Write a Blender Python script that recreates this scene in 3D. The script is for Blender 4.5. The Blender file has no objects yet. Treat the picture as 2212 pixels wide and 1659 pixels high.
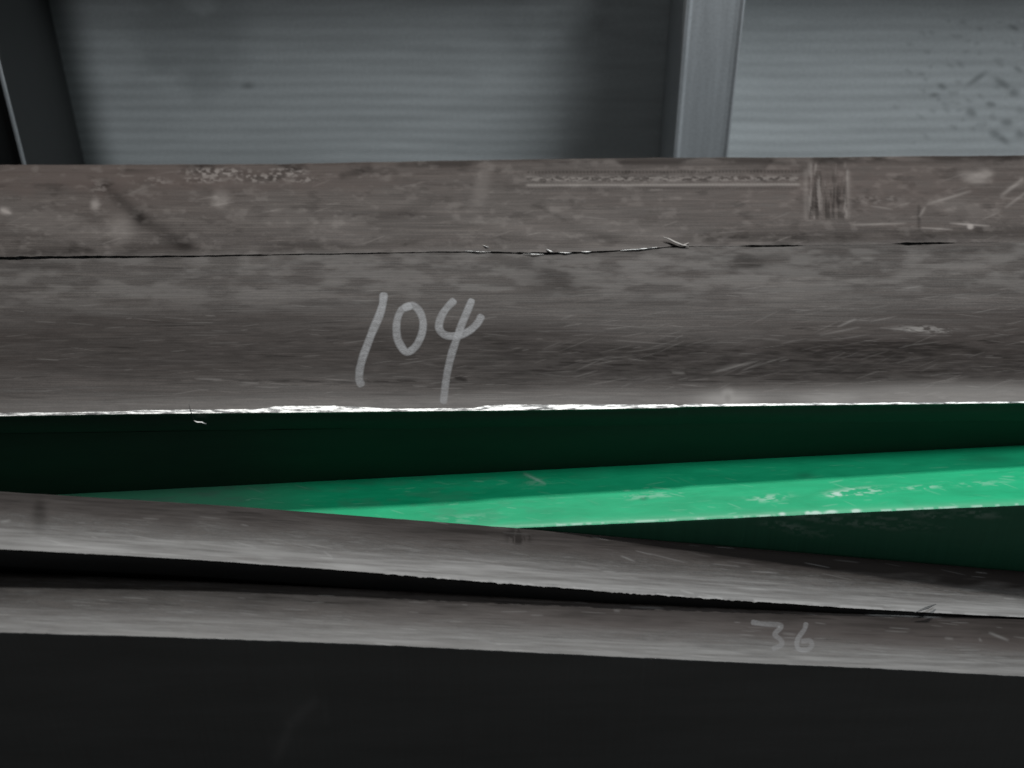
import bpy, math
import numpy as np
from mathutils import Vector

S = bpy.context.scene
COL = S.collection
R = math.radians

# ------------------------------------------------------------------ camera, lamps, exposure
PITCH = 40.0
DIST = 0.70
LENS = 50.0
CAM = np.array([0.0, -DIST*math.cos(R(PITCH)), DIST*math.sin(R(PITCH))])
cd = bpy.data.cameras.new('camera'); cam = bpy.data.objects.new('camera', cd); COL.objects.link(cam)
cam.location = CAM; cam.rotation_euler = (R(90-PITCH), 0, 0)
cd.lens = LENS; cd.sensor_width = 36; cd.clip_start = 0.01; cd.clip_end = 50
cd.dof.use_dof = True; cd.dof.focus_distance = 0.73; cd.dof.aperture_fstop = 8
S.camera = cam

W = bpy.data.worlds.new('World'); S.world = W; W.use_nodes = True
W.node_tree.nodes['Background'].inputs[0].default_value = (0.90, 0.95, 1.0, 1)
W.node_tree.nodes['Background'].inputs[1].default_value = 0.068

def area(name, loc, target, sx, sy, power, color):
    l = bpy.data.lights.new(name, 'AREA'); l.shape = 'RECTANGLE'; l.size = sx; l.size_y = sy
    l.energy = power; l.color = color
    o = bpy.data.objects.new(name, l); COL.objects.link(o); o.location = loc
    o.rotation_euler = (Vector(target)-Vector(loc)).to_track_quat('-Z', 'Y').to_euler()
    return o
area('ceiling_lamp', (0.0, 1.05, 2.6), (0, 0, 0), 0.5, 0.16, 86, (1.0, 0.985, 0.96))
area('fill_lamp', (0.43, 0.00, 0.85), (0.10, 0.40, -0.06), 0.28, 0.28, 6.6, (0.90, 0.96, 1.0))  # added fill, placed to brighten the back wall but not the bar fronts

S.view_settings.view_transform = 'Standard'; S.view_settings.look = 'None'
S.view_settings.exposure = 0; S.view_settings.gamma = 1
S.render.film_transparent = False

# ------------------------------------------------------------------ measuring the photograph
# Photograph measured on a 2212 x 1659 grid; a measured point becomes a ray that is met with a real plane.
FP = LENS/36.0*2212
sn, cs = math.sin(R(PITCH)), math.cos(R(PITCH))
def ray(px, py):
    a = (np.asarray(px, float)-1106)/FP; b = (829.5-np.asarray(py, float))/FP
    return np.stack([a, cs+b*sn, -sn+b*cs], -1)
def hit_plane(px, py, a, b):          # plane z = a + b*x
    d = ray(px, py)
    t = (a+b*CAM[0]-CAM[2])/(d[..., 2]-b*d[..., 0])
    return CAM+d*t[..., None]
def hit_wall(px, py, y0):             # vertical plane y = y0
    d = ray(px, py); t = (y0-CAM[1])/d[..., 1]
    return CAM+d*t[..., None]
def to_photo(P):
    v = P-CAM
    depth = v[..., 1]*cs-v[..., 2]*sn
    up = v[..., 1]*sn+v[..., 2]*cs
    return 1106+FP*v[..., 0]/depth, 829.5-FP*up/depth

# ------------------------------------------------------------------ small numeric noise
def vnoise(x, y, seed=0):
    rs = np.random.RandomState(seed); T = rs.rand(256, 256)
    xi = np.floor(x).astype(int); yi = np.floor(y).astype(int)
    fx = x-xi; fy = y-yi; fx = fx*fx*(3-2*fx); fy = fy*fy*(3-2*fy)
    g = lambda i, j: T[i % 256, j % 256]
    return (g(xi, yi)*(1-fx)+g(xi+1, yi)*fx)*(1-fy)+(g(xi, yi+1)*(1-fx)+g(xi+1, yi+1)*fx)*fy
def fbm(x, y, seed=0, o=4):
    s = 0; a = 0.5; t = 0
    for k in range(o):
        s = s+a*vnoise(x*2**k+17.3*k, y*2**k+5.1*k, seed+k); t += a; a *= 0.55
    return s/t
def n1(x, seed, o=3):
    return fbm(x, np.zeros_like(x)+0.5, seed, o)*2-1
def blob(X, Y, cx, cy, rx, ry, rot=0, p=2.0):
    c, s = math.cos(R(rot)), math.sin(R(rot))
    u = ((X-cx)*c+(Y-cy)*s)/rx; v = (-(X-cx)*s+(Y-cy)*c)/ry
    return np.exp(-(u*u+v*v)**(p/2))
def line(X, Y, x0, y0, x1, y1, w, fade=True):
    dx, dy = x1-x0, y1-y0; L2 = dx*dx+dy*dy
    t = ((X-x0)*dx+(Y-y0)*dy)/L2; tc = np.clip(t, 0, 1)
    d = np.hypot(X-x0-tc*dx, Y-y0-tc*dy)
    g = np.exp(-(d/w)**2)
    return g*(np.clip(4*tc*(1-tc), 0, 1)**0.5 if fade else 1)
def smooth(a, b, x):
    t = np.clip((x-a)/(b-a), 0, 1); return t*t*(3-2*t)
def scratches(X, Y, n, box, seed, lmin=20, lmax=80, ang=(-8, 3), w=(0.7, 1.5)):
    rs = np.random.RandomState(seed); out = np.zeros_like(X)
    for k in range(n):
        x = rs.uniform(box[0], box[2]); y = rs.uniform(box[1], box[3]); L = rs.uniform(lmin, lmax); a = R(rs.uniform(*ang))
        x1, y1 = x+L*math.cos(a), y+L*math.sin(a); ww = rs.uniform(*w); s = rs.uniform(0.1, 0.75)**1.3
        m = (X > min(x, x1)-6) & (X < max(x, x1)+6) & (Y > min(y, y1)-6) & (Y < max(y, y1)+6)
        if m.any(): out[m] = np.maximum(out[m], s*line(X[m], Y[m], x, y, x1, y1, ww))
    return out

# ------------------------------------------------------------------ materials
def nd(nt, t, **k):
    n = nt.nodes.new(t)
    for a, v in k.items():
        if isinstance(v, (int, float, tuple)) and a in [i.name for i in n.inputs]: n.inputs[a].default_value = v
        else: setattr(n, a, v)
    return n
def base_mat(name):
    m = bpy.data.materials.new(name); m.use_nodes = True
    nt = m.node_tree; b = nt.nodes['Principled BSDF']; return m, nt, b
def mapped(nt, scale, rot=0.0):
    tc = nd(nt, 'ShaderNodeTexCoord'); mp = nd(nt, 'ShaderNodeMapping')
    mp.inputs['Scale'].default_value = scale; mp.inputs['Rotation'].default_value = (0, 0, rot)
    nt.links.new(tc.outputs['Object'], mp.inputs[0]); return mp.outputs[0]
def noise(nt, vec, scale, detail=4, rough=0.6, dist=0.0):
    n = nd(nt, 'ShaderNodeTexNoise'); n.inputs['Scale'].default_value = scale; n.inputs['Detail'].default_value = detail
    n.inputs['Roughness'].default_value = rough; n.inputs['Distortion'].default_value = dist
    nt.links.new(vec, n.inputs['Vector']); return n.outputs[0]
def ramp(nt, f, a, b, ca=(0, 0, 0, 1), cb=(1, 1, 1, 1)):
    r = nd(nt, 'ShaderNodeValToRGB'); r.color_ramp.elements[0].position = a; r.color_ramp.elements[1].position = b
    r.color_ramp.elements[0].color = ca; r.color_ramp.elements[1].color = cb
    nt.links.new(f, r.inputs[0]); return r.outputs[0]
def mix(nt, f, a, b, mode='MIX'):
    n = nd(nt, 'ShaderNodeMix', data_type='RGBA', blend_type=mode)
    for s, v in ((n.inputs[0], f), (n.inputs[6], a), (n.inputs[7], b)):
        if isinstance(v, tuple): s.default_value = v if len(v) == 4 else v+(1,)
        elif isinstance(v, (int, float)): s.default_value = v
        else: nt.links.new(v, s)
    return n.outputs[2]
def math_(nt, op, a, b=0.0):
    n = nd(nt, 'ShaderNodeMath', operation=op)
    for s, v in ((n.inputs[0], a), (n.inputs[1], b)):
        if isinstance(v, (int, float)): s.default_value = v
        else: nt.links.new(v, s)
    return n.outputs[0]
def attr(nt, name):
    n = nd(nt, 'ShaderNodeAttribute', attribute_name=name); return n.outputs['Fac']

def steel(name, base, dark, light, red, metallic=0.0, rough=0.52, yaw=0.0, streak=1.0):
    m, nt, b = base_mat(name)
    fine = noise(nt, mapped(nt, (18, 900, 900), yaw), 1.0, 3, 0.6)
    mid = noise(nt, mapped(nt, (7, 130, 130), yaw), 1.0, 5, 0.65, 0.6)
    blot = noise(nt, mapped(nt, (14, 34, 34), yaw), 1.0, 5, 0.6, 0.8)
    grain = noise(nt, mapped(nt, (1300, 1300, 1300)), 1.0, 2, 0.8)
    c = mix(nt, ramp(nt, mid, 0.30, 0.72), dark+(1,), base+(1,))
    c = mix(nt, math_(nt, 'MULTIPLY', ramp(nt, blot, 0.42, 0.78), 0.26), c, red+(1,))
    c = mix(nt, math_(nt, 'MULTIPLY', ramp(nt, fine, 0.50, 0.68), 0.34*streak), c, light+(1,))
    c = mix(nt, math_(nt, 'MULTIPLY', ramp(nt, fine, 0.48, 0.30), 0.50*streak), c, tuple(v*0.45 for v in dark)+(1,))
    g = ramp(nt, grain, 0.2, 0.8, (0.66, 0.66, 0.66, 1), (1.34, 1.34, 1.34, 1))
    c = mix(nt, 1.0, c, g, 'MULTIPLY')
    c = mix(nt, attr(nt, 'red'), c, red+(1,))
    c = mix(nt, attr(nt, 'dark'), c, tuple(v*0.28 for v in dark)+(1,))
    c = mix(nt, attr(nt, 'light'), c, light+(1,))
    nt.links.new(c, b.inputs['Base Color'])
    b.inputs['Metallic'].default_value = metallic; 
    sp = nd(nt, 'ShaderNodeMapRange'); nt.links.new(attr(nt, 'dark'), sp.inputs[0]); sp.inputs[3].default_value = 0.24; sp.inputs[4].default_value = 0.03
    nt.links.new(sp.outputs[0], b.inputs['Specular IOR Level'])
    r = nd(nt, 'ShaderNodeMapRange'); nt.links.new(mid, r.inputs[0])
    r.inputs[3].default_value = rough-0.07; r.inputs[4].default_value = rough+0.10
    nt.links.new(r.outputs[0], b.inputs['Roughness'])
    bp = nd(nt, 'ShaderNodeBump'); bp.inputs['Strength'].default_value = 0.35; bp.inputs['Distance'].default_value = 0.00025
    h = math_(nt, 'ADD', fine, math_(nt, 'MULTIPLY', mid, 1.5))
    h = math_(nt, 'ADD', h, math_(nt, 'MULTIPLY', attr(nt, 'light'), 1.2))
    nt.links.new(h, bp.inputs['Height']); nt.links.new(bp.outputs[0], b.inputs['Normal'])
    return m

M = {}
M['steel_a'] = steel('scaled_steel_far', (0.0674, 0.0585, 0.0530), (0.0344, 0.0282, 0.0255), (0.1721, 0.1548, 0.1445), (0.0537, 0.0399, 0.0351))
M['steel_b'] = steel('scaled_steel_main', (0.0603, 0.0536, 0.0496), (0.0255, 0.0214, 0.0194), (0.1674, 0.1587, 0.1513), (0.0389, 0.0295, 0.0261))
M['steel_c'] = steel('scaled_steel_near', (0.0386, 0.0336, 0.0305), (0.0186, 0.0155, 0.0137), (0.1803, 0.1784, 0.1753), (0.0398, 0.0317, 0.0292))
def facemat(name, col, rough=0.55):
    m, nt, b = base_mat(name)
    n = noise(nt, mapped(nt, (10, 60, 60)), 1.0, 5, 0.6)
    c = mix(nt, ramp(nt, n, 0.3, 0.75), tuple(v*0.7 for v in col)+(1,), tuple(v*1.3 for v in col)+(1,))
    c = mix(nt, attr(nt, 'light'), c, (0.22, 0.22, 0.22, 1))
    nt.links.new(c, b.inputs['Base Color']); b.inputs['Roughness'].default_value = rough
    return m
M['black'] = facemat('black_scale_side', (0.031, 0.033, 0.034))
M['green_shade'] = facemat('shaded_green_side', (0.006, 0.030, 0.017))  # near-black green: shade and green bounce put into the colour

def shiny(name):
    m, nt, b = base_mat(name)
    n = noise(nt, mapped(nt, (110, 700, 700), 0.30), 1.0, 4, 0.6)
    c = ramp(nt, n, 0.40, 0.55, (0.10, 0.10, 0.10, 1), (0.62, 0.62, 0.605, 1))
    nt.links.new(c, b.inputs['Base Color']); b.inputs['Metallic'].default_value = 0.35; b.inputs['Roughness'].default_value = 0.5
    bp = nd(nt, 'ShaderNodeBump'); bp.inputs['Strength'].default_value = 0.5; bp.inputs['Distance'].default_value = 0.0006
    nt.links.new(n, bp.inputs['Height']); nt.links.new(bp.outputs[0], b.inputs['Normal'])
    return m
M['burr'] = shiny('freshly_cut_bright_steel')

def green():
    m, nt, b = base_mat('green_enamel_paint')
    n = noise(nt, mapped(nt, (30, 140, 140)), 1.0, 5, 0.65, 0.4)
    f = noise(nt, mapped(nt, (60, 700, 700)), 1.0, 3, 0.6)
    c = mix(nt, ramp(nt, n, 0.3, 0.75), (0.002, 0.210, 0.092, 1), (0.007, 0.29, 0.132, 1))
    c = mix(nt, math_(nt, 'MULTIPLY', ramp(nt, f, 0.62, 0.85), 0.25), c, (0.25, 0.42, 0.33, 1))
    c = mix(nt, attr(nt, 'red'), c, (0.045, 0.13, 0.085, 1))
    c = mix(nt, attr(nt, 'dark'), c, (0.01, 0.03, 0.02, 1))
    c = mix(nt, attr(nt, 'light'), c, (0.30, 0.42, 0.36, 1))
    nt.links.new(c, b.inputs['Base Color']); b.inputs['Roughness'].default_value = 0.42; b.inputs['Specular IOR Level'].default_value = 0.15
    bp = nd(nt, 'ShaderNodeBump'); bp.inputs['Strength'].default_value = 0.25; bp.inputs['Distance'].default_value = 0.0004
    nt.links.new(math_(nt, 'ADD', n, attr(nt, 'light')), bp.inputs['Height']); nt.links.new(bp.outputs[0], b.inputs['Normal'])
    return m
M['green'] = green()

def wallmat(name, col, scale=(8, 60, 60)):
    m, nt, b = base_mat(name)
    n = noise(nt, mapped(nt, scale), 1.0, 5, 0.6, 0.3)
    g = noise(nt, mapped(nt, (500, 500, 500)), 1.0, 2, 0.6)
    c = mix(nt, ramp(nt, n, 0.3, 0.75), tuple(v*0.84 for v in col)+(1,), tuple(v*1.08 for v in col)+(1,))
    c = mix(nt, 1.0, c, ramp(nt, g, 0.2, 0.8, (0.88, 0.88, 0.88, 1), (1.12, 1.12, 1.12, 1)), 'MULTIPLY')
    c = mix(nt, attr(nt, 'dark'), c, (0.07, 0.085, 0.085, 1))
    nt.links.new(c, b.inputs['Base Color']); b.inputs['Roughness'].default_value = 0.5
    return m
M['panel'] = wallmat('ribbed_grey_sheet', (0.80, 0.84, 0.845))
M['post'] = wallmat('grey_painted_post', (0.52, 0.545, 0.56), (200, 200, 14))
M['post_shade'] = wallmat('shaded_grey_post', (0.020, 0.022, 0.022), (200, 200, 14))  # post colour darkened to carry the shade on the left post
M['chip'] = wallmat('raw_steel_chip', (0.24, 0.225, 0.21), (300, 300, 300))
M['ground'] = wallmat('dusty_concrete', (0.16, 0.16, 0.155), (12, 12, 12))

def chalk(name, strength):
    m, nt, b = base_mat(name)
    n = noise(nt, mapped(nt, (900, 1500, 900)), 1.0, 3, 0.7)
    n2 = noise(nt, mapped(nt, (120, 260, 120)), 1.0, 3, 0.6)
    b.inputs['Base Color'].default_value = (0.33, 0.335, 0.345, 1); b.inputs['Roughness'].default_value = 0.85
    a = math_(nt, 'MULTIPLY', attr(nt, 'alpha'), strength)
    k = nd(nt, 'ShaderNodeMapRange'); nt.links.new(n, k.inputs[0]); k.inputs[1].default_value = 0.25; k.inputs[2].default_value = 0.6
    k.inputs[3].default_value = 0.50; k.inputs[4].default_value = 1.05
    a = math_(nt, 'MULTIPLY', a, k.outputs[0])
    k2 = nd(nt, 'ShaderNodeMapRange'); nt.links.new(n2, k2.inputs[0]); k2.inputs[1].default_value = 0.3; k2.inputs[2].default_value = 0.6
    k2.inputs[3].default_value = 0.62; k2.inputs[4].default_value = 1.0
    a = math_(nt, 'MULTIPLY', a, k2.outputs[0]); nt.links.new(a, b.inputs['Alpha'])
    return m
M['chalk'] = chalk('white_chalk', 0.50)
M['chalk_faint'] = chalk('faint_white_chalk', 0.27)

# ------------------------------------------------------------------ object helpers
def tag(o, label=None, cat=None, group=None, kind=None):
    for k, v in (('label', label), ('category', cat), ('group', group), ('kind', kind)):
        if v: o[k] = v
    return o
def root(name, loc, label, cat, group=None):
    o = bpy.data.objects.new(name, None); COL.objects.link(o); o.location = loc; o.empty_display_size = 0.05
    return tag(o, label, cat, group)
def mesh_obj(name, V, F, mats, parent=None, midx=None, attrs=None, smooth_=True):
    me = bpy.data.meshes.new(name)
    V = np.asarray(V, np.float32); F = np.asarray(F, np.int32)
    me.vertices.add(len(V)); me.vertices.foreach_set('co', V.ravel())
    me.loops.add(F.size); me.loops.foreach_set('vertex_index', F.ravel())
    me.polygons.add(len(F)); me.polygons.foreach_set('loop_start', np.arange(0, F.size, F.shape[1], dtype=np.int32))
    for m in mats: me.materials.append(m)
    if midx is not None: me.polygons.foreach_set('material_index', np.asarray(midx, np.int32))
    me.polygons.foreach_set('use_smooth', np.full(len(F), smooth_))
    for k, a in (attrs or {}).items():
        at = me.attributes.new(k, 'FLOAT', 'POINT'); at.data.foreach_set('value', np.clip(a, 0, 1).astype(np.float32).ravel())
    me.update(calc_edges=True)
    o = bpy.data.objects.new(name, me); COL.objects.link(o)
    if parent is not None:
        o.parent = parent; o.matrix_parent_inverse = parent.matrix_basis.inverted()
        bpy_loc = parent.location
        o.matrix_parent_inverse.translation = (-bpy_loc[0], -bpy_loc[1], -bpy_loc[2])
    return o
class Loft:
    """sections of rows across a long bar; each row is (Y(x), Z(x)) over shared columns X"""
    def __init__(s): s.V = []; s.F = []; s.m = []; s.n = 0; s.A = {'light': [], 'dark': [], 'red': []}
    def section(s, X, rows, mat=0, feat=None, ends=False):
        P = np.stack([np.stack([X, y, z], -1) for y, z in rows])       # rows x cols x 3
        r, c, _ = P.shape
        i = np.arange(r-1)[:, None]*c+np.arange(c-1)[None, :]+s.n
        s.F.append(np.stack([i, i+c, i+c+1, i+1], -1).reshape(-1, 4)); s.m.append(np.full((r-1)*(c-1), mat))
        s.V.append(P.reshape(-1, 3)); s.n += r*c
        f = {}
        if feat: px, py = to_photo(P); f = feat(px, py)
        for k in s.A: s.A[k].append(np.broadcast_to(f.get(k, 0.0), (r, c)).astype(float).ravel())
        return P
    def quad(s, pts, mat=0):
        s.V.append(np.array(pts)); s.F.append(np.array([[s.n, s.n+1, s.n+2, s.n+3]])); s.m.append(np.array([mat])); s.n += 4
        for k in s.A: s.A[k].append(np.zeros(4))
    def build(s, name, mats, parent=None):
        return mesh_obj(name, np.concatenate(s.V), np.concatenate(s.F), mats, parent, np.concatenate(s.m),
                        {k: np.concatenate(v) for k, v in s.A.items()})
def curve_on(X, pts, a, b):
    """edge measured as photo points, laid on the plane z=a+b*x, as y over X"""
    pts = np.array(pts, float); P = hit_plane(pts[:, 0], pts[:, 1], a, b)
    y = np.interp(X, P[:, 0], P[:, 1])
    k0 = (P[1, 1]-P[0, 1])/(P[1, 0]-P[0, 0]); k1 = (P[-1, 1]-P[-2, 1])/(P[-1, 0]-P[-2, 0])
    y = np.where(X < P[0, 0], P[0, 1]+k0*(X-P[0, 0]), y); y = np.where(X > P[-1, 0], P[-1, 1]+k1*(X-P[-1, 0]), y)
    return y
def cols(x0=-0.36, x1=0.36, step=0.0006, far=0.62):
    c = np.arange(x0, x1, step)
    return np.concatenate([np.linspace(-far, x0-step, 24), c, np.linspace(x1, far, 24)])
def top_rows(yb, yf, zt, nr, prof):
    rows = []
    for t in np.linspace(0, 1, nr):
        rows.append((yb*(1-t)+yf*t, zt+prof(t)))
    return rows
GROUND = -0.26
def shell(L, X, yb, zb, yf, zf, mback, mbot, zbot, nf=2, ffeat=None, mfront=None, zfb=None):
    pass

# ------------------------------------------------------------------ ground
gx = np.linspace(-3, 3, 40); gv = np.array([[x, y, GROUND] for y in gx for x in gx])
gi = np.array([[j*40+i, j*40+i+1, (j+1)*40+i+1, (j+1)*40+i] for j in range(39) for i in range(39)])
g = mesh_obj('ground', gv, gi, [M['ground']], None, None, {'dark': np.zeros(1600)}); tag(g, kind='structure')

# ------------------------------------------------------------------ plates A (far) and B (marked 104)
X = cols()
crack = [(0, 557), (200, 555), (400, 553), (640, 549), (800, 547), (950, 544), (1050, 544), (1120, 546), (1190, 547), (1300, 543),
         (1400, 537), (1450, 533), (1600, 531), (1720, 530), (1930, 526), (2040, 524), (2212, 522)]
yc = curve_on(X, crack, 0, 0)+n1(X*90, 5)*0.0005
Xpx = 1106+X*FP/0.80
def gapw(px):
    w = np.interp(px, [0, 150, 400, 700, 1000, 1150, 1350, 1450, 1500, 1590, 1620, 1700, 1730, 1920, 1950, 2030, 2060, 2212],
                  [5.5, 4.5, 3.0, 2.2, 2.2, 4.0, 2.8, 2.4, 0.8, 0.8, 4.2, 4.2, 0.5, 0.5, 4.8, 4.4, 0.4, 0.4])
    return w
gw = gapw(Xpx)*0.00060*np.clip(1+0.6*n1(X*200, 9), .2, 2)
# far plate A
yA0 = curve_on(X, [(0, 355), (600, 353), (1000, 345), (1400, 340), (1800, 338), (2212, 334)], 0, 0)+n1(X*45, 21)*0.0006+n1(X*260, 22)*0.0003
yA1 = yc+gw*0.5
def featA(x, y):
    nz = fbm(x/26, y/13, 31); nf = fbm(x/9, y/5, 33); n3 = fbm(x/60, y/30, 35, 3)
    lt = np.zeros_like(x); dk = np.zeros_like(x); rd = np.zeros_like(x)
    rd += 0.5*smooth(430, 385, y+30*(n3-.5)*2)*smooth(1250, 500, x)+0.6*blob(x, y, 1850, 400, 420, 70)*nz*1.4+0.35*blob(x, y, 300, 420, 260, 55)
    # lacy flaked patches under the far edge
    lace = smooth(0.44, 0.64, nf)
    for cx, cy, rx, ry, s in ((470, 372, 75, 10, 1), (560, 385, 55, 9, .9), (620, 372, 45, 10, .9), (655, 388, 30, 7, .8), (440, 388, 50, 7, .7), (330, 392, 45, 10, .5),
                              (215, 405, 22, 12, .5), (1900, 430, 60, 12, .3)):
        b_ = blob(x, y, cx, cy, rx, ry, 0, 4); lt += s*0.6*b_*lace; dk += 0.32*s*b_*(1-lace)
    for cx, cy, rx, ry, s in ((475, 430, 20, 20, .33), (262, 492, 30, 30, .30), (205, 442, 10, 14, .45), (2105, 384, 30, 13, .5), (2130, 372, 18, 10, .3),
                              (100, 478, 150, 30, .16), (700, 490, 200, 34, .12), (1360, 492, 200, 22, .12), (1040, 400, 18, 55, .18), (10, 455, 14, 8, .6), (2075, 450, 60, 20, .15), (1180, 505, 300, 14, .10)):
        lt += s*blob(x, y, cx, cy, rx, ry, 12, 3)*(0.6+0.8*nz)
    for x0, y0, x1, y1, w, s in ((225, 400, 300, 470, 15, .5), (300, 470, 400, 530, 17, .5), (740, 380, 800, 366, 8, .5), (800, 480, 930, 440, 12, .25)):
        dk += s*line(x, y, x0, y0, x1, y1, w, False)*(0.5+nz)
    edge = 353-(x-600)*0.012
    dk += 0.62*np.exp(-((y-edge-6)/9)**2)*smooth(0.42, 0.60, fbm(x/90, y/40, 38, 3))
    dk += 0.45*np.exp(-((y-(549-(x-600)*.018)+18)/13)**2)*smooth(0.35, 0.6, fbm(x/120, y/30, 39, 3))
    # the two ruled, stitched marks
    inm = smooth(1132, 1142, x)*smooth(1732, 1722, x); slope = -(x-1139)*0.003
    dots = 0.55+0.45*np.sin(x*2*math.pi/7.5)
    l1 = np.exp(-((y-(400+slope))/2.8)**2); l2 = np.exp(-((y-(372+slope)))**2/9.0); l3 = np.exp(-((y-(387+slope))/6)**2)
    lt += inm*(0.6*l1*(0.75+0.25*dots)+0.40*l3*smooth(0.4, 0.6, fbm(x/7, y/3, 44))); dk += inm*(0.6*l2*dots+0.30*np.exp(-((y-(408+slope))/3)**2)*dots+0.35*l3*smooth(0.55, .4, fbm(x/7, y/3, 44)))
    # brushed vertical patch
    pt = smooth(1742, 1750, x)*smooth(1836, 1828, x)*smooth(345, 360, y)*smooth(478, 468, y)
    vs = fbm(x/7, y/60, 51, 3); dk += pt*0.62*smooth(0.35, 0.65, vs)*blob(x, y, 1790, 435, 60, 80, 0, 3); lt += pt*0.35*smooth(0.55, 0.70, fbm(x/6, y/40, 53, 3))
    lt += 0.18*(np.exp(-((x-1741)/5)**2)+np.exp(-((x-1833)/5)**2))*smooth(360, 372, y)*smooth(480, 465, y)
    # loose scratches
    for x0, y0, x1, y1, w, s in ((1985, 470, 2000, 445, 3, .4), (2000, 442, 2100, 412, 3, .4), (2160, 425, 2212, 385, 4, .45), (2170, 450, 2230, 405, 3, .35), (1835, 486, 1960, 482, 2.5, .45),
                                 (1990, 492, 2060, 496, 2, .5), (2050, 482, 2140, 488, 2.2, .6), (1880, 445, 1930, 452, 2, .3), (1150, 440, 1230, 480, 4, -.3), (0, 452, 25, 462, 3, .5)):
        if s > 0: lt += s*line(x, y, x0, y0, x1, y1, w)
        else: dk -= s*line(x, y, x0, y0, x1, y1, w)
    dk += .5*line(x, y, 1985, 440, 1985, 500, 4)
    lt += 1.0*blob(x, y, 2096, 490, 7, 5.5, 0, 4)
    lt += 0.45*scratches(x, y, 90, (-50, 370, 2200, 530), 61, 15, 60, (-25, 12))
    lt += 0.16*smooth(0.55, 0.8, nz); dk += 0.30*smooth(0.56, 0.8, fbm(x/40, y/16, 63))
    return dict(light=lt, dark=np.clip(dk, 0, .9), red=rd)
rA = root('steel_plate', (0, float(np.mean(yA0)), GROUND), 'rust brown steel plate farthest back, edge on with stitched lines and a brushed dark patch', 'steel plate', 'stacked steel bars')
L = Loft()
rnd = 0.0014
profA = lambda t: 0.0009*math.sin(math.pi*t)-0.0003*max(0, (t-.96)/.04)**2-0.0004*max(0, (.04-t)/.04)**2
rowsA = top_rows(yA0, yA1, n1(X*30, 71)*0.00015, 120, profA)
L.section(X, rowsA, 0, featA)
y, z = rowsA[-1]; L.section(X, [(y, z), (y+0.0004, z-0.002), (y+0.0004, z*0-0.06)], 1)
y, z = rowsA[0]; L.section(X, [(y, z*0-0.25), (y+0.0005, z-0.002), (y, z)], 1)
L.build('plate_body', [M['steel_a'], M['black']], rA)

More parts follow.
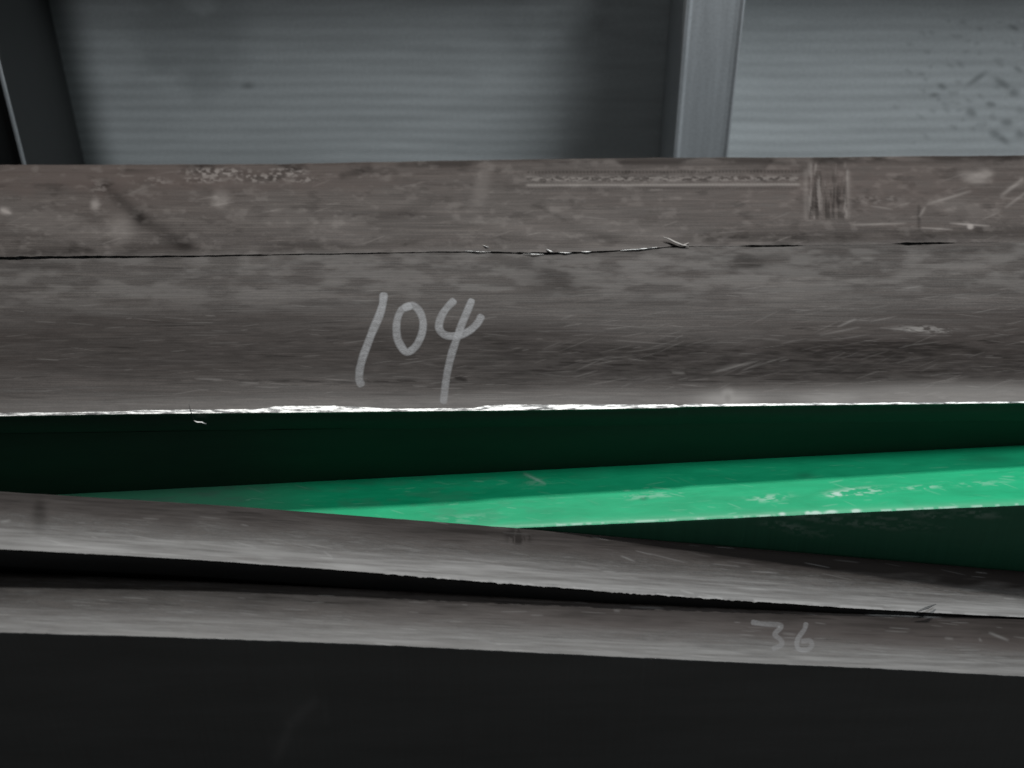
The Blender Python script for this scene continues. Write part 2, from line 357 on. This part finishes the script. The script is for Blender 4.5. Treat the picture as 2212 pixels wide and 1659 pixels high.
# plate B
up = [(0, 892), (275, 889), (290, 886), (550, 884), (600, 877), (720, 877), (790, 880), (870, 884), (880, 883), (1025, 881), (1050, 876), (1106, 874),
      (1456, 874), (1466, 877), (1486, 873), (1856, 870.5), (2212, 867)]
lo = [(0, 898), (280, 893.5), (595, 890), (875, 888), (1106, 885), (1450, 880), (1466, 879), (1486, 877.5), (1856, 873.5), (2212, 870)]
yB1 = curve_on(X, up, -0.0022, 0)+n1(X*350, 81)*0.00022+n1(X*90, 83)*0.00025
yB0 = yc-gw*0.5+n1(X*240, 85)*0.00015
zB = lambda t: -0.0002-0.0010*t**3-0.0010*max(0, t-.70)**2/0.09
def featB(x, y):
    nz = fbm(x/60, y/16, 91); nf = fbm(x/34, y/4, 93); nb = fbm(x/220, y/26, 95, 3)
    e = -(x-1106)*0.012; yy = y-e
    mid = smooth(635, 745, yy+60*(nb-.5)+np.interp(x, [0, 900, 1400, 2212], [20, 0, -45, -30]))*smooth(872, 800, yy+40*(nb-.5)-np.interp(x, [0, 1100, 2212], [-35, 0, 0]))  # dark middle band: a reflection painted into the plate colour
    dk = 0.74*mid*(0.55+0.8*nf)*np.interp(x, [0, 700, 1300, 2212], [.62, .75, 1, 1]); lt = np.zeros_like(x); rd = 0.5*mid*blob(x, y, 1900, 700, 500, 70)+0.30*mid
    lt += 0.22*smooth(0.35, .7, nz)*smooth(700, 600, yy)+0.20*smooth(838, 868, yy)*(0.4+nf)  # sheen towards the back and front edges put into the colour
    lt += 0.30*smooth(822, 850, yy)*blob(x, y, 2050, 860, 320, 50, 0, 3)
    dk += 0.50*blob(x, y, 1195, 612, 78, 26, 3, 3)*(.6+.6*nz)+0.40*blob(x, y, 1150, 578, 60, 10, 0, 2)
    dk += 0.45*blob(x, y, 1610, 566, 62, 16, 4, 3)*(.3+1.2*nf)+.3*blob(x, y, 90, 578, 80, 9)+.25*blob(x, y, 1400, 660, 220, 10)
    dk += 0.45*blob(x, y, 1480, 745, 60, 22, 0, 3)*nf+0.35*blob(x, y, 1890, 750, 160, 22)*nf
    dk += 0.35*line(x, y, 300, 822, 1000, 824, 3)*smooth(.4, .6, nf)+.5*line(x, y, 980, 815, 1010, 822, 4)
    lt += 0.5*blob(x, y, 2000, 711, 62, 8, 2, 3)*smooth(0.40, 0.6, fbm(x/14, y/3, 97))
    for x0, y0, x1, y1, w, s in ((1808, 707, 1850, 688, 2.2, .6), (1770, 724, 1860, 706, 2, .4), (1535, 806, 1640, 778, 2.2, .45), (1545, 800, 1600, 785, 5, .18), (1600, 800, 1700, 770, 2, .25),
                                 (1210, 690, 1240, 680, 2, .25), (1900, 708, 2010, 716, 2, .5), (1700, 690, 1900, 640, 2, .12), (420, 818, 480, 820, 2, .55), (520, 826, 560, 828, 2, .5),
                                 (700, 818, 780, 824, 1.6, .5), (1450, 804, 1480, 806, 3, .45), (1330, 735, 1470, 745, 1.6, .3), (1290, 700, 1420, 709, 1.3, .25)):
        lt += .55*s*line(x, y, x0, y0, x1, y1, w)
    lt += 0.62*blob(x, y, 1572, 862, 62, 17, 0, 2)+.30*blob(x, y, 1572, 846, 13, 9, 0, 3); dk += 0.8*blob(x, y, 1572, 859, 7, 11, 0, 4)
    lt += 0.30*blob(x, y, 1780, 862, 70, 14)
    lt += 0.36*scratches(x, y, 330, (-50, 620, 2230, 860), 101, 14, 70, (-12, 8), (.6, 1.3))
    lt += 0.30*scratches(x, y, 160, (1150, 700, 2230, 850), 103, 20, 90, (-26, 4), (.6, 1.3))
    dk += 0.50*scratches(x, y, 260, (-50, 565, 2230, 860), 105, 25, 130, (-4, 3), (.7, 1.6))
    dk += 0.6*np.exp(-((x-405)/5)**2)*smooth(878, 890, y)*(y < 893)
    return dict(light=lt, dark=np.clip(dk, 0, .9), red=rd)
rB = root('steel_plate', (0, float(np.mean(yB1)), GROUND), 'widest brown grey steel bar chalked 104, with a bright bare front edge', 'steel plate', 'stacked steel bars')
L = Loft()
rowsB = top_rows(yB0, yB1, n1(X*18, 111)*0.00012, 230, zB)
L.section(X, rowsB, 0, featB)
y, z = rowsB[0]; L.section(X, [(y+0.0001, z*0-0.06), (y+0.0001, z-0.002), (y, z)], 1)
loY = curve_on(X, lo, -0.0022, 0); yt, zt = rowsB[-1]
wid = np.clip(yt-loY, 0.0005, 0.02)
tb = math.tan(R(19))
yF = yt-wid*0.78; zF = zt-wid*0.78*tb
yF = yF+n1(X*300, 113)*0.0001
ysl = float(yF[len(X)//2])
yww = lambda x: np.interp(x, X, yF)+0.0030-.0035*(.25-x)
yF_ = yF
yw = np.poly1d(np.polyfit(X, yF, 1))(X)+0.0030-.0035*(.25-X)
g0, g1 = hit_wall(200, 1064.5, yww(-.22)), hit_wall(2212, 962, yww(.25))
g0 = hit_wall(200, 1064.5, yww(g0[0])); g1 = hit_wall(2212, 962, yww(g1[0]))
gb = (g1[2]-g0[2])/(g1[0]-g0[0]); ga = g0[2]-gb*g0[0]
zG = ga+gb*X
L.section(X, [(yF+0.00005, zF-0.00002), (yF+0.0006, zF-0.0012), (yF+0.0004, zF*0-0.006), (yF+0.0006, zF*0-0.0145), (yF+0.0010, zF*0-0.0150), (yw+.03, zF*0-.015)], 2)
bB = L.build('plate_body', [M['steel_b'], M['black'], M['green_shade']], rB)
# bright bare lip, rough cut
L = Loft(); rr = []
for k, t in enumerate(np.linspace(0, 1, 9)):
    ridge = n1(X*340+t*9, 120, 3)*0.00045*math.sin(math.pi*t)
    rr.append((yt*(1-t)+yF*t, zt*(1-t)+zF*t+ridge))
L.section(X, rr, 0); L.section(X, [rr[-1], (rr[-1][0]+0.0003, rr[-1][1]-0.0007)], 0)
L.build('bare_edge', [M['burr']], rB)

def z_on(rows):
    Ys = np.stack([r[0] for r in rows]); Zs = np.stack([r[1] for r in rows])
    def f(x, y):
        i = int(np.clip(np.searchsorted(X, x), 1, len(X)-1)); col = Ys[:, i]
        return float(np.interp(-y, -col, Zs[:, i]))
    return f
def catmull(P, n=12):
    P = [np.array(p, float) for p in P]; P = [2*P[0]-P[1]]+P+[2*P[-1]-P[-2]]; out = []
    for i in range(1, len(P)-2):
        for k in range(n):
            t = k/n; a, b, c, d = P[i-1:i+3]
            out.append(0.5*((2*b)+(-a+c)*t+(2*a-5*b+4*c-d)*t*t+(-a+3*b-3*c+d)*t**3))
    out.append(P[-2]); return np.array(out)
def chalk_strokes(strokes, name, parent, mat, a, b, zf, width, label, fade):
    V, F, A = [], [], []
    lift = 0.00012
    for si, pts in enumerate(strokes):
        C = catmull(pts); N = len(C); T = np.gradient(C, axis=0); T /= np.linalg.norm(T, axis=1)[:, None]
        Nn = np.stack([-T[:, 1], T[:, 0]], -1); q = 11
        rs = np.linspace(0, 1, N)
        wv = width*(0.5+0.06*n1(rs*9+si*3, 131+si))
        # round caps
        C2 = np.concatenate([[C[0]-T[0]*width*.42, C[0]-T[0]*width*.25], C, [C[-1]+T[-1]*width*.25, C[-1]+T[-1]*width*.42]])
        N2 = np.concatenate([[Nn[0]]*2, Nn, [Nn[-1]]*2]); w2 = np.concatenate([[wv[0]*.35, wv[0]*.8], wv, [wv[-1]*.8, wv[-1]*.35]])
        base = len(V)
        for i in range(len(C2)):
            for j in range(q):
                u = j/(q-1)*2-1; p = C2[i]+N2[i]*w2[i]*1.15*u
                W_ = hit_plane(p[0], p[1], a, b)
                for _ in range(3): W_ = hit_plane(p[0], p[1], a+zf(W_[0], W_[1]), b)
                lz = lift+si*0.00008+i/len(C2)*0.00006
                V.append((W_[0], W_[1], a+b*W_[0]+zf(W_[0], W_[1])+lz))
                e = 1-smooth(0.62, 1.0, abs(u)); t = i/len(C2)
                A.append(float(e)*(0 if i in (0, len(C2)-1) else 1)*fade(si, t))
        for i in range(len(C2)-1):
            for j in range(q-1):
                k = base+i*q+j; F.append((k, k+1, k+q+1, k+q))
    o = mesh_obj(name, V, F, [mat], parent, None, {'alpha': np.array(A)})
    if label: o['label'] = label
    return o
zfB = z_on(rowsB)
zz = lambda L_: [(724.6+.2184*x, 557.4+.2184*y) for x, y in L_]
d1 = [zz([(478, 370), (465, 470), (430, 580), (370, 720), (320, 850), (272, 980), (242, 1100), (235, 1200), (252, 1250)])]
d0 = [zz([(730, 478), (650, 520), (607, 640), (610, 780), (650, 875), (708, 932), (790, 880), (848, 770), (868, 650), (838, 540), (780, 478), (725, 478), (690, 492)])]
d4 = [zz([(1165, 430), (1090, 510), (1040, 600), (1025, 690), (1070, 755), (1150, 775), (1240, 765), (1340, 710), (1410, 640), (1440, 585)]),
      zz([(1345, 430), (1300, 540), (1250, 660), (1200, 800), (1150, 950), (1110, 1120), (1085, 1280), (1070, 1420)])]
chalk_strokes(d1, 'chalk_digit', rB, M['chalk'], 0, 0, zfB, 18, 'chalked digit 1', lambda s, t: 1.15-0.55*t)
chalk_strokes(d0, 'chalk_digit', rB, M['chalk'], 0, 0, zfB, 17, 'chalked digit 0', lambda s, t: 0.85)
chalk_strokes(d4, 'chalk_digit', rB, M['chalk'], 0, 0, zfB, 17, 'chalked digit 4', lambda s, t: 0.88 if s == 0 else 0.95-0.35*t)

def sliver(name, pts, rad, mat, parent, label=None):
    P = np.array(pts, float); V, F = [], []; n = 6
    for i, p in enumerate(P):
        T = P[min(i+1, len(P)-1)]-P[max(i-1, 0)]; T /= np.linalg.norm(T)
        s_ = np.cross(T, (0, .3, 1)); s_ /= np.linalg.norm(s_); u_ = np.cross(s_, T)
        r_ = rad*(1-0.75*abs(2*i/(len(P)-1)-1)**1.5)
        for k in range(n):
            a_ = 2*math.pi*k/n; V.append(p+s_*math.cos(a_)*r_+u_*math.sin(a_)*r_*0.45)
    for i in range(len(P)-1):
        for k in range(n): F.append((i*n+k, i*n+(k+1) % n, (i+1)*n+(k+1) % n, (i+1)*n+k))
    o = mesh_obj(name, V, F, [mat], parent)
    if label: o['label'] = label
    return o
def along(ptz):
    out = []
    for px, py, dz in ptz:
        p = hit_plane(px, py, dz, 0); out.append(p)
    return out
sliver('metal_burr', along([(1433, 512, .003), (1445, 516, .0025), (1458, 523, .002), (1474, 529, .0015), (1488, 532, .001)]), 0.0011, M['chip'], rA, 'pale curled chip on the joint')
sliver('metal_burr', along([(1488, 524, .001), (1478, 529, .001), (1466, 531, .0005)]), 0.0008, M['chip'], rA)
for (x0, y0, x1, y1, r_) in ((1180, 538, 1196, 545, .0008), (1205, 545, 1235, 546, .0006), (1255, 544, 1278, 543, .0006), (1340, 541, 1420, 534, .0006), (1005, 542, 1060, 544, .0005), (1044, 530, 1056, 534, .0006), (1130, 548, 1175, 549, .0006)):
    sliver('metal_burr', along([(x0, y0, .0006), ((x0+x1)/2, (y0+y1)/2+.6, .0009), (x1, y1, .0005)]), r_, M['burr'], rB)
def on_front(ptz, y0):
    return [hit_wall(px, py, y0-dy) for px, py, dy in ptz]
sliver('metal_burr', on_front([(408, 873, .0015), (411, 886, .003), (416, 900, .003), (419, 909, .003)], ysl-.001), 0.0005, M['black'], rB)
sliver('metal_burr', on_front([(418, 908, .003), (426, 912, .0035), (436, 912, .0035), (446, 916, .003)], ysl-.001), 0.0008, M['burr'], rB, 'small bright burr hanging below the bare edge')

# ------------------------------------------------------------------ green beam
yG1 = curve_on(X, [(1080, 1141), (1400, 1127), (1800, 1108), (2212, 1090)], ga, gb)+n1(X*120, 141)*0.00018+n1(X*400, 142)*0.00012
yG0 = yw.copy()
def featG(x, y):
    nf = fbm(x/16, y/4, 151); nz = fbm(x/50, y/12, 153)
    lt = np.zeros_like(x); dk = np.zeros_like(x)
    for cx, cy, rx, ry, s in ((1855, 1062, 62, 9, .9), (1805, 1068, 20, 6, .9), (1660, 1076, 45, 8, .7), (1990, 1053, 40, 5, .7), (1385, 1072, 45, 7, .45), (1450, 1068, 30, 5, .4), (2110, 1045, 60, 5, .4), (1160, 1042, 30, 9, .25), (1000, 1120, 80, 10, .2)):
        lt += .7*s*blob(x, y, cx, cy, rx, ry, -4, 3)*smooth(.42, .6, nf)
    e = 1141-(x-1080)*0.0451
    lt += 0.65*np.exp(-((y-e+1)/2.4)**2)*smooth(.48, .66, fbm(x/22, y*0, 155))+.10*np.exp(-((y-e+4)/8)**2)  # chipped edge paint, plus a faint edge highlight painted along it
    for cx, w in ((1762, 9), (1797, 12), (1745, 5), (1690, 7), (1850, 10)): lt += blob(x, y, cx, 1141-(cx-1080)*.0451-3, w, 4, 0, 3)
    lt += .35*scratches(x, y, 120, (500, 1010, 2212, 1130), 157, 10, 45, (-12, 25))
    lt += .45*line(x, y, 1130, 1022, 1180, 1046, 3)
    dk += .4*blob(x, y, 1390, 1077, 8, 5)+.35*blob(x, y, 1740, 1027, 22, 6)+.3*blob(x, y, 2130, 990, 50, 10)
    rd = .75*smooth(760, 420, x)+.25*smooth(.45, .7, nz)*smooth(1500, 900, x)
    return dict(light=lt, dark=dk, red=rd)
def featGf(x, y):
    lt = np.zeros_like(x); nf = fbm(x/14, y/4, 161)
    for cx, cy, rx, ry, s in ((1690, 1135, 45, 8, .34), (1830, 1127, 140, 9, .30), (1900, 1118, 90, 4, .25), (2010, 1114, 40, 9, .34), (2110, 1110, 50, 9, .34), (1990, 1136, 60, 5, .16), (1750, 1150, 60, 10, .16)):
        lt += s*blob(x, y, cx, cy, rx, ry, 6, 3)*smooth(.42, .62, nf)
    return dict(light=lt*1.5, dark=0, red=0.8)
rG = root('green_beam', (0, ysl, GROUND), 'glossy green painted steel beam sloping down to the left between brown bars', 'beam')
L = Loft()
zG = ga+gb*X
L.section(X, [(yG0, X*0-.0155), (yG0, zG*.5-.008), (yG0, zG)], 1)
rowsG = top_rows(yG0, yG1, zG, 110, lambda t: -0.0004*max(0, (t-.94)/.06)**2+0.0002*math.sin(math.pi*t))
L.section(X, rowsG, 0, featG)
y, z = rowsG[-1]
rows = [(y, z), (y-.0001, z-.0008)]+[(y-.0001, z-.0008-k*.0010) for k in range(1, 55)]+[(y, z*0-.24)]
L.section(X, rows, 0, featGf)
L.build('beam_body', [M['green'], M['green_shade']], rG)

# ------------------------------------------------------------------ bars C and D
yg = float(np.mean(yG1[(X > 0) & (X < .2)]))-0.0008
c0, c1 = hit_wall(1080, 1139, np.interp(-.005, X, yG1)-.0008), hit_wall(2212, 1236, np.interp(.23, X, yG1)-.0008)
cb = (c1[2]-c0[2])/(c1[0]-c0[0]); ca = c0[2]-cb*c0[0]
yC0 = curve_on(X, [(0, 1063), (500, 1094), (1080, 1139), (2212, 1236)], ca, cb)+n1(X*120, 171)*.0002
yC1 = curve_on(X, [(0, 1186), (430, 1209), (700, 1229), (1000, 1253), (1300, 1277), (1500, 1291), (1860, 1315), (2212, 1334)], ca-.0007, cb)
jag = smooth(0, 60, 1106+X*FP/.72-820)
jagC = n1(X*330, 174, 4)*.0009*jag*smooth(1900, 1500, 1106+X*FP/.72)+n1(X*500, 175)*.00015
yC1 = yC1+n1(X*40, 173)*.00025
def featC(x, y):
    nf = fbm(x/110, (y-x*.062)/4.5, 181); nz = fbm(x/90, y/18, 183, 3)
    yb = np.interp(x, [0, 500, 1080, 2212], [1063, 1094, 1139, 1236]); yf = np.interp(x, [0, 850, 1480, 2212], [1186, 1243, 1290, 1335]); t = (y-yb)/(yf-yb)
    lt = .72*smooth(.40, .98, t+.16*(nf-.5))*(.35+1.0*nf)+.10*smooth(.3, .7, t)*nf  # front-edge sheen painted into the bar colour
    dk = .72*smooth(.55, .05, t+.3*(nz-.5))*(.6+.6*nf); rd = .8*smooth(.50, .15, t+.3*(nz-.5))  # shade towards the back painted as dark brown
    dk += .35*blob(x, y, 85, 1120, 16, 36, 0, 3)+.6*blob(x, y, 1120, 1160, 24, 16, 0, 3)*smooth(.35, .6, fbm(x/5, y/30, 185))+.3*blob(x, y, 1000, 1148, 140, 9)*nz
    dk += .4*blob(x, y, 1500, 1180, 140, 14, 4)*nf+.6*smooth(.55, .1, t+.4*(nz-.5))*smooth(1250, 1900, x)  # one blotch, plus contact shade painted along the back at right
    for x0, y0, x1, y1, w, s in ((290, 1163, 400, 1172, 2, .7), (430, 1174, 520, 1183, 1.8, .6), (505, 1170, 555, 1183, 1.8, .6), (700, 1192, 718, 1203, 2, .6), (1000, 1205, 1080, 1215, 1.8, .6), (1340, 1200, 1372, 1213, 1.8, .8), (1240, 1222, 1300, 1230, 2, .5),
                                 (1400, 1195, 1480, 1215, 1.6, .5), (0, 1128, 24, 1123, 3, .6), (1300, 1270, 1440, 1278, 1.8, .6), (1470, 1275, 1500, 1283, 2, .8), (1590, 1268, 1660, 1275, 1.5, .5)):
        lt += .38*s*line(x, y, x0, y0, x1, y1, w)
    lt += .45*scratches(x, y, 150, (-50, 1110, 2230, 1330), 187, 15, 70, (2, 14)); dk += .45*scratches(x, y, 120, (-50, 1090, 2230, 1330), 189, 30, 120, (2, 6), (.8, 1.8))
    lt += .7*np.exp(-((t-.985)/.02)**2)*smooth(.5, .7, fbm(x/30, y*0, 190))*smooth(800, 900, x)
    return dict(light=lt, dark=np.clip(dk, 0, .85), red=rd)
rC = root('steel_plate', (0, yg-.03, GROUND), 'narrow brown steel bar crossing in front of the green beam, tilted down to the right', 'steel plate', 'stacked steel bars')
L = Loft(); zC = ca+cb*X
def profC(t): return .0003-0.0009*t**2.2-0.0001*max(0, (t-.9)/.1)**2
rowsC = top_rows(yC0, yC1, zC, 110, profC)
rowsC = [(r_[0]+jagC*smooth(.93, 1, t_), r_[1]-abs(jagC)*.5*smooth(.93, 1, t_)) for r_, t_ in zip(rowsC, np.linspace(0, 1, len(rowsC)))]
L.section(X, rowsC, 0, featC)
y, z = rowsC[0]; L.section(X, [(y, z*0-.25), (y, z-.02), (y, z)], 1)
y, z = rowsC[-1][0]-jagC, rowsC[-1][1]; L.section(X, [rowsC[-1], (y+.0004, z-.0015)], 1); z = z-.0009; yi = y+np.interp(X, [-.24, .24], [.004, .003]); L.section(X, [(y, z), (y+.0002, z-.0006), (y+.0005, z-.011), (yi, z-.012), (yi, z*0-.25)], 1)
L.build('plate_body', [M['steel_c'], M['black']], rC)

yc1 = float(np.mean(yC1[(X > -.2) & (X < .2)]))
slC = np.polyfit(X[(X > -.28) & (X < .28)], yC1[(X > -.28) & (X < .28)], 1)
e0, e1 = hit_wall(0, 1240, yC1[np.searchsorted(X, -.24)]+.001), hit_wall(2212, 1337, yC1[np.searchsorted(X, .24)]+.0005)
db = (e1[2]-e0[2])/(e1[0]-e0[0]); da = e0[2]-db*e0[0]
yD0 = np.polyval(slC, X)+np.interp(X, [-.24, .24], [.001, .0005])
yD1 = curve_on(X, [(0, 1366), (300, 1374), (600, 1384), (850, 1394), (1106, 1407), (1500, 1426), (1900, 1444), (2212, 1461)], da-.0007, db)+n1(X*140, 201)*.00022+n1(X*450, 202)*.00016
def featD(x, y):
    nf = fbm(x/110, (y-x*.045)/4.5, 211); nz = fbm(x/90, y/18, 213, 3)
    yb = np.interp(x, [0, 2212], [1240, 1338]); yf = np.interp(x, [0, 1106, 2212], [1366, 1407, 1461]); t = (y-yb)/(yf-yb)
    lt = .56*smooth(.40, .95, t+.16*(nf-.5))*(.35+1.0*nf); dk = .78*smooth(.68, .0, t+.3*(nz-.5))*(.6+.6*nf); rd = .9*smooth(.75, .35, t+.3*(nz-.5))*smooth(200, 1300, x)  # front sheen, and soft shade beneath the bar behind, put into the colour
    for x0, y0, x1, y1, w, s in ((1360, 1311, 1435, 1314, 2, .6), (1325, 1318, 1340, 1320, 3, .5), (2135, 1366, 2180, 1384, 3, .8), (2115, 1384, 2120, 1380, 4, .6), (640, 1338, 700, 1342, 2, .4), (150, 1300, 210, 1300, 4, .15), (810, 1390, 850, 1395, 2.5, .8),
                                 (130, 1368, 190, 1370, 2, .7), (465, 1379, 485, 1380, 2, .8), (2040, 1378, 2060, 1380, 3, .5), (1690, 1368, 1720, 1371, 3, .5)):
        lt += .38*s*line(x, y, x0, y0, x1, y1, w)
    lt += .35*scratches(x, y, 170, (-50, 1280, 2230, 1450), 217, 12, 60, (0, 8)); dk += .40*scratches(x, y, 140, (-50, 1270, 2230, 1450), 219, 30, 140, (1, 4), (.8, 1.8))
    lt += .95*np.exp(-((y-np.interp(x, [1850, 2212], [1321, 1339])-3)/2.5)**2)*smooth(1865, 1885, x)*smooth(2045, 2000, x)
    return dict(light=lt, dark=np.clip(dk, 0, .85), red=rd)
rD = root('steel_plate', (0, float(np.mean(yD1)), GROUND), 'nearest brown grey steel bar with faint chalked 36 and a tall black front face', 'steel plate', 'stacked steel bars')
L = Loft(); zD = da+db*X
rowsD = top_rows(yD0, yD1, zD, 110, lambda t: .0002-0.0009*t**2.2-0.0001*max(0, (t-.9)/.1)**2)
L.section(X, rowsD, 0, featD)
def featDf(x, y):
    lt = .13*line(x, y, 690, 1505, 620, 1570, 13)+.13*line(x, y, 630, 1560, 592, 1650, 12)+.05*blob(x, y, 640, 1540, 50, 90)+.05*line(x, y, 700, 1510, 705, 1570, 9)
    lt += .09*smooth(1600, 1655, y-(x*.05))*smooth(600, 100, x)*fbm(x/120, y/9, 221)
    return dict(light=lt)
y, z = rowsD[-1]
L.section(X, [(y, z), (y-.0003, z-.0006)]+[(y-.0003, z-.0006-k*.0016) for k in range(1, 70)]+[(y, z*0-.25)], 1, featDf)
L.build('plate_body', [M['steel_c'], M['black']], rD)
zfD = z_on([(r[0], r[1]-zD) for r in rowsD])
ww = lambda L_: [(1106+.5*x, 1003.3+.5*y) for x, y in L_]
chalk_strokes([ww([(1040, 683), (1090, 690), (1150, 694), (1162, 704), (1135, 735), (1160, 758), (1165, 780), (1130, 797)])], 'chalk_digit', rD, M['chalk_faint'], da, db, zfD, 11.5, 'faint chalked digit 3', lambda s, t: 1.0-.35*t)
chalk_strokes([ww([(1270, 690), (1262, 715), (1240, 745), (1230, 775), (1240, 800), (1275, 802), (1296, 782), (1285, 762), (1255, 765)])], 'chalk_digit', rD, M['chalk_faint'], da, db, zfD, 11, 'faint chalked digit 6', lambda s, t: 1.0-.35*t)
sliver('metal_burr', [p for p in (hit_plane(2020, 1311, ca, cb)+[0, 0, .002], hit_plane(2000, 1322, ca, cb)+[0, 0, .003], hit_plane(1975, 1326, ca, cb)+[0, 0, .001])], .0009, M['black'], rC)

# ------------------------------------------------------------------ ribbed wall behind, with its posts
YP, YW = 0.30, 0.416
LL = float(hit_wall(57, 352, YP)[0])
rW = root('ribbed_wall', (0.1, YW, GROUND), 'grey ribbed sheet wall with upright posts standing behind the steel bars', 'wall')
xs = np.arange(-.55, .55, .0014); zs = np.arange(-.25, .13, .0012)
XX, ZZ = np.meshgrid(xs, zs)
pitch = 0.0095
wob = 0.0012*(fbm(XX*9, ZZ*5, 231, 2)-.5)*4
YY = YW-0.00008*np.cos((ZZ+wob)*2*math.pi/pitch)
P = np.stack([XX, YY, ZZ], -1); px, py = to_photo(P)
dk = np.zeros_like(px); rs = np.random.RandomState(5)
spots = [(2035, 187, 11, 6), (2018, 205, 11, 5), (2098, 243, 13, 9), (2150, 290, 14, 9), (2045, 238, 9, 5), (2110, 170, 24, 6, -35), (2165, 180, 22, 8, 35), (1965, 95, 9, 4), (2190, 60, 12, 5), (2075, 140, 10, 6), (2080, 48, 9, 6),
         (2190, 200, 12, 9), (2140, 225, 12, 6), (2060, 275, 10, 5), (2175, 265, 14, 8), (2205, 240, 10, 8), (2155, 130, 10, 5), (2200, 150, 12, 5), (2015, 240, 8, 5), (2120, 270, 9, 5), (2165, 300, 18, 7), (2205, 290, 12, 8), (1935, 232, 7, 4), (1990, 160, 9, 4)]
for k in range(55):
    u = rs.beta(2.2, 1); spots.append((1900+340*u, rs.uniform(40, 320), rs.uniform(4, 10), rs.uniform(2.5, 5)))
for s in spots:
    m = (abs(px-s[0]) < 60) & (abs(py-s[1]) < 40)
    dk[m] = np.maximum(dk[m], (.46 if len(s) > 4 or s[2] > 10.5 else .24)*blob(px[m], py[m], s[0], s[1], s[2], s[3], s[4] if len(s) > 4 else rs.uniform(-10, 40), 3))
dk = np.maximum(dk, .24*blob(px, py, 410, 70, 130, 160, 0, 5)*smooth(.25, .6, fbm(px/90, py/60, 241)))
dk = np.maximum(dk, .25*blob(px, py, 1220, 40, 150, 110, 0, 4)*smooth(.2, .7, fbm(px/90, py/60, 243)))
dk = np.maximum(dk, .45*blob(px, py, 535, 185, 14, 7))
dk = np.maximum(dk, .9*smooth(.030, 0, XX-(LL+.001)))  # soft shade in the left post corner, painted into the sheet colour
r_, c_ = px.shape;  i = np.arange(r_-1)[:, None]*c_+np.arange(c_-1)[None]
mesh_obj('ribbed_panel', P.reshape(-1, 3), np.stack([i, i+1, i+c_+1, i+c_], -1).reshape(-1, 4), [M['panel']], rW, None, {'dark': dk.ravel()})
def prism(name, prof, z0, z1, mat, parent, label=None, nz=2):
    n = len(prof); V = []
    for z_ in np.linspace(z0, z1, nz):
        V += [(p[0], p[1], z_) for p in prof]
    F = [(k*n+i_, k*n+(i_+1) % n, (k+1)*n+(i_+1) % n, (k+1)*n+i_) for k in range(nz-1) for i_ in range(n)]
    V = np.array(V); cc = V[:n].mean(0); ct = V[-n:].mean(0); k0 = len(V); kt = (nz-1)*n
    V = np.concatenate([V, [cc, ct]])
    for i_ in range(0, n, 1):
        j_ = (i_+1) % n; F.append((k0, j_, i_, i_)); F.append((k0+1, kt+i_, kt+j_, kt+j_))
    fl = [f[:3] if f[2] == f[3] else f for f in F]
    me_ = bpy.data.meshes.new(name); me_.from_pydata([tuple(map(float, v)) for v in V], [], fl); me_.materials.append(mat)
    at_ = me_.attributes.new('dark', 'FLOAT', 'POINT'); o = bpy.data.objects.new(name, me_); COL.objects.link(o)
    o.parent = parent; o.matrix_parent_inverse.translation = tuple(-c_ for c_ in parent.location)
    if label: o['label'] = label
    return o
pl, pr = hit_wall(1454, 345, YP), hit_wall(1571, 345, YP)
xl, xr = float(pl[0]), float(pr[0])
lip = .0035
prism('upright_post', [(xl, YP-.0010), (xl+lip*.6, YP-.0014), (xl+lip*1.2, YP), (xr-lip*1.6, YP), (xr-lip*.9, YP-.0004), (xr-lip*.35, YP-.0014), (xr, YP-.0006), (xr, YP+.03), (xr-.004, YW-.002), (xl+.004, YW-.002), (xl, YP+.03)], -.24, .124, M['post'], rW, 'light grey upright post with raised edges')
ll = float(hit_wall(57, 352, YP)[0])
prism('upright_post', [(ll-.12, YP), (ll-.0022, YP), (ll-.0022, YP-.0015), (ll, YP-.0015), (ll, YW-.002), (ll-.12, YW-.002)], -.24, .124, M['post_shade'], rW, 'left post coloured as in shade with a pale thin edge')
prism('post_edge', [(ll-.0016, YP-.0035), (ll+.0002, YP-.0035), (ll+.0002, YP-.0016), (ll-.0016, YP-.0016)], -.24, .124, M['post'], rW)
prism('shade_rail', [(-.55, YW-.076), (.55, YW-.076), (.55, YW+.01), (-.55, YW+.01)], .125, .15, M['post'], rW)  # added out of view to shade the upper part of the wall
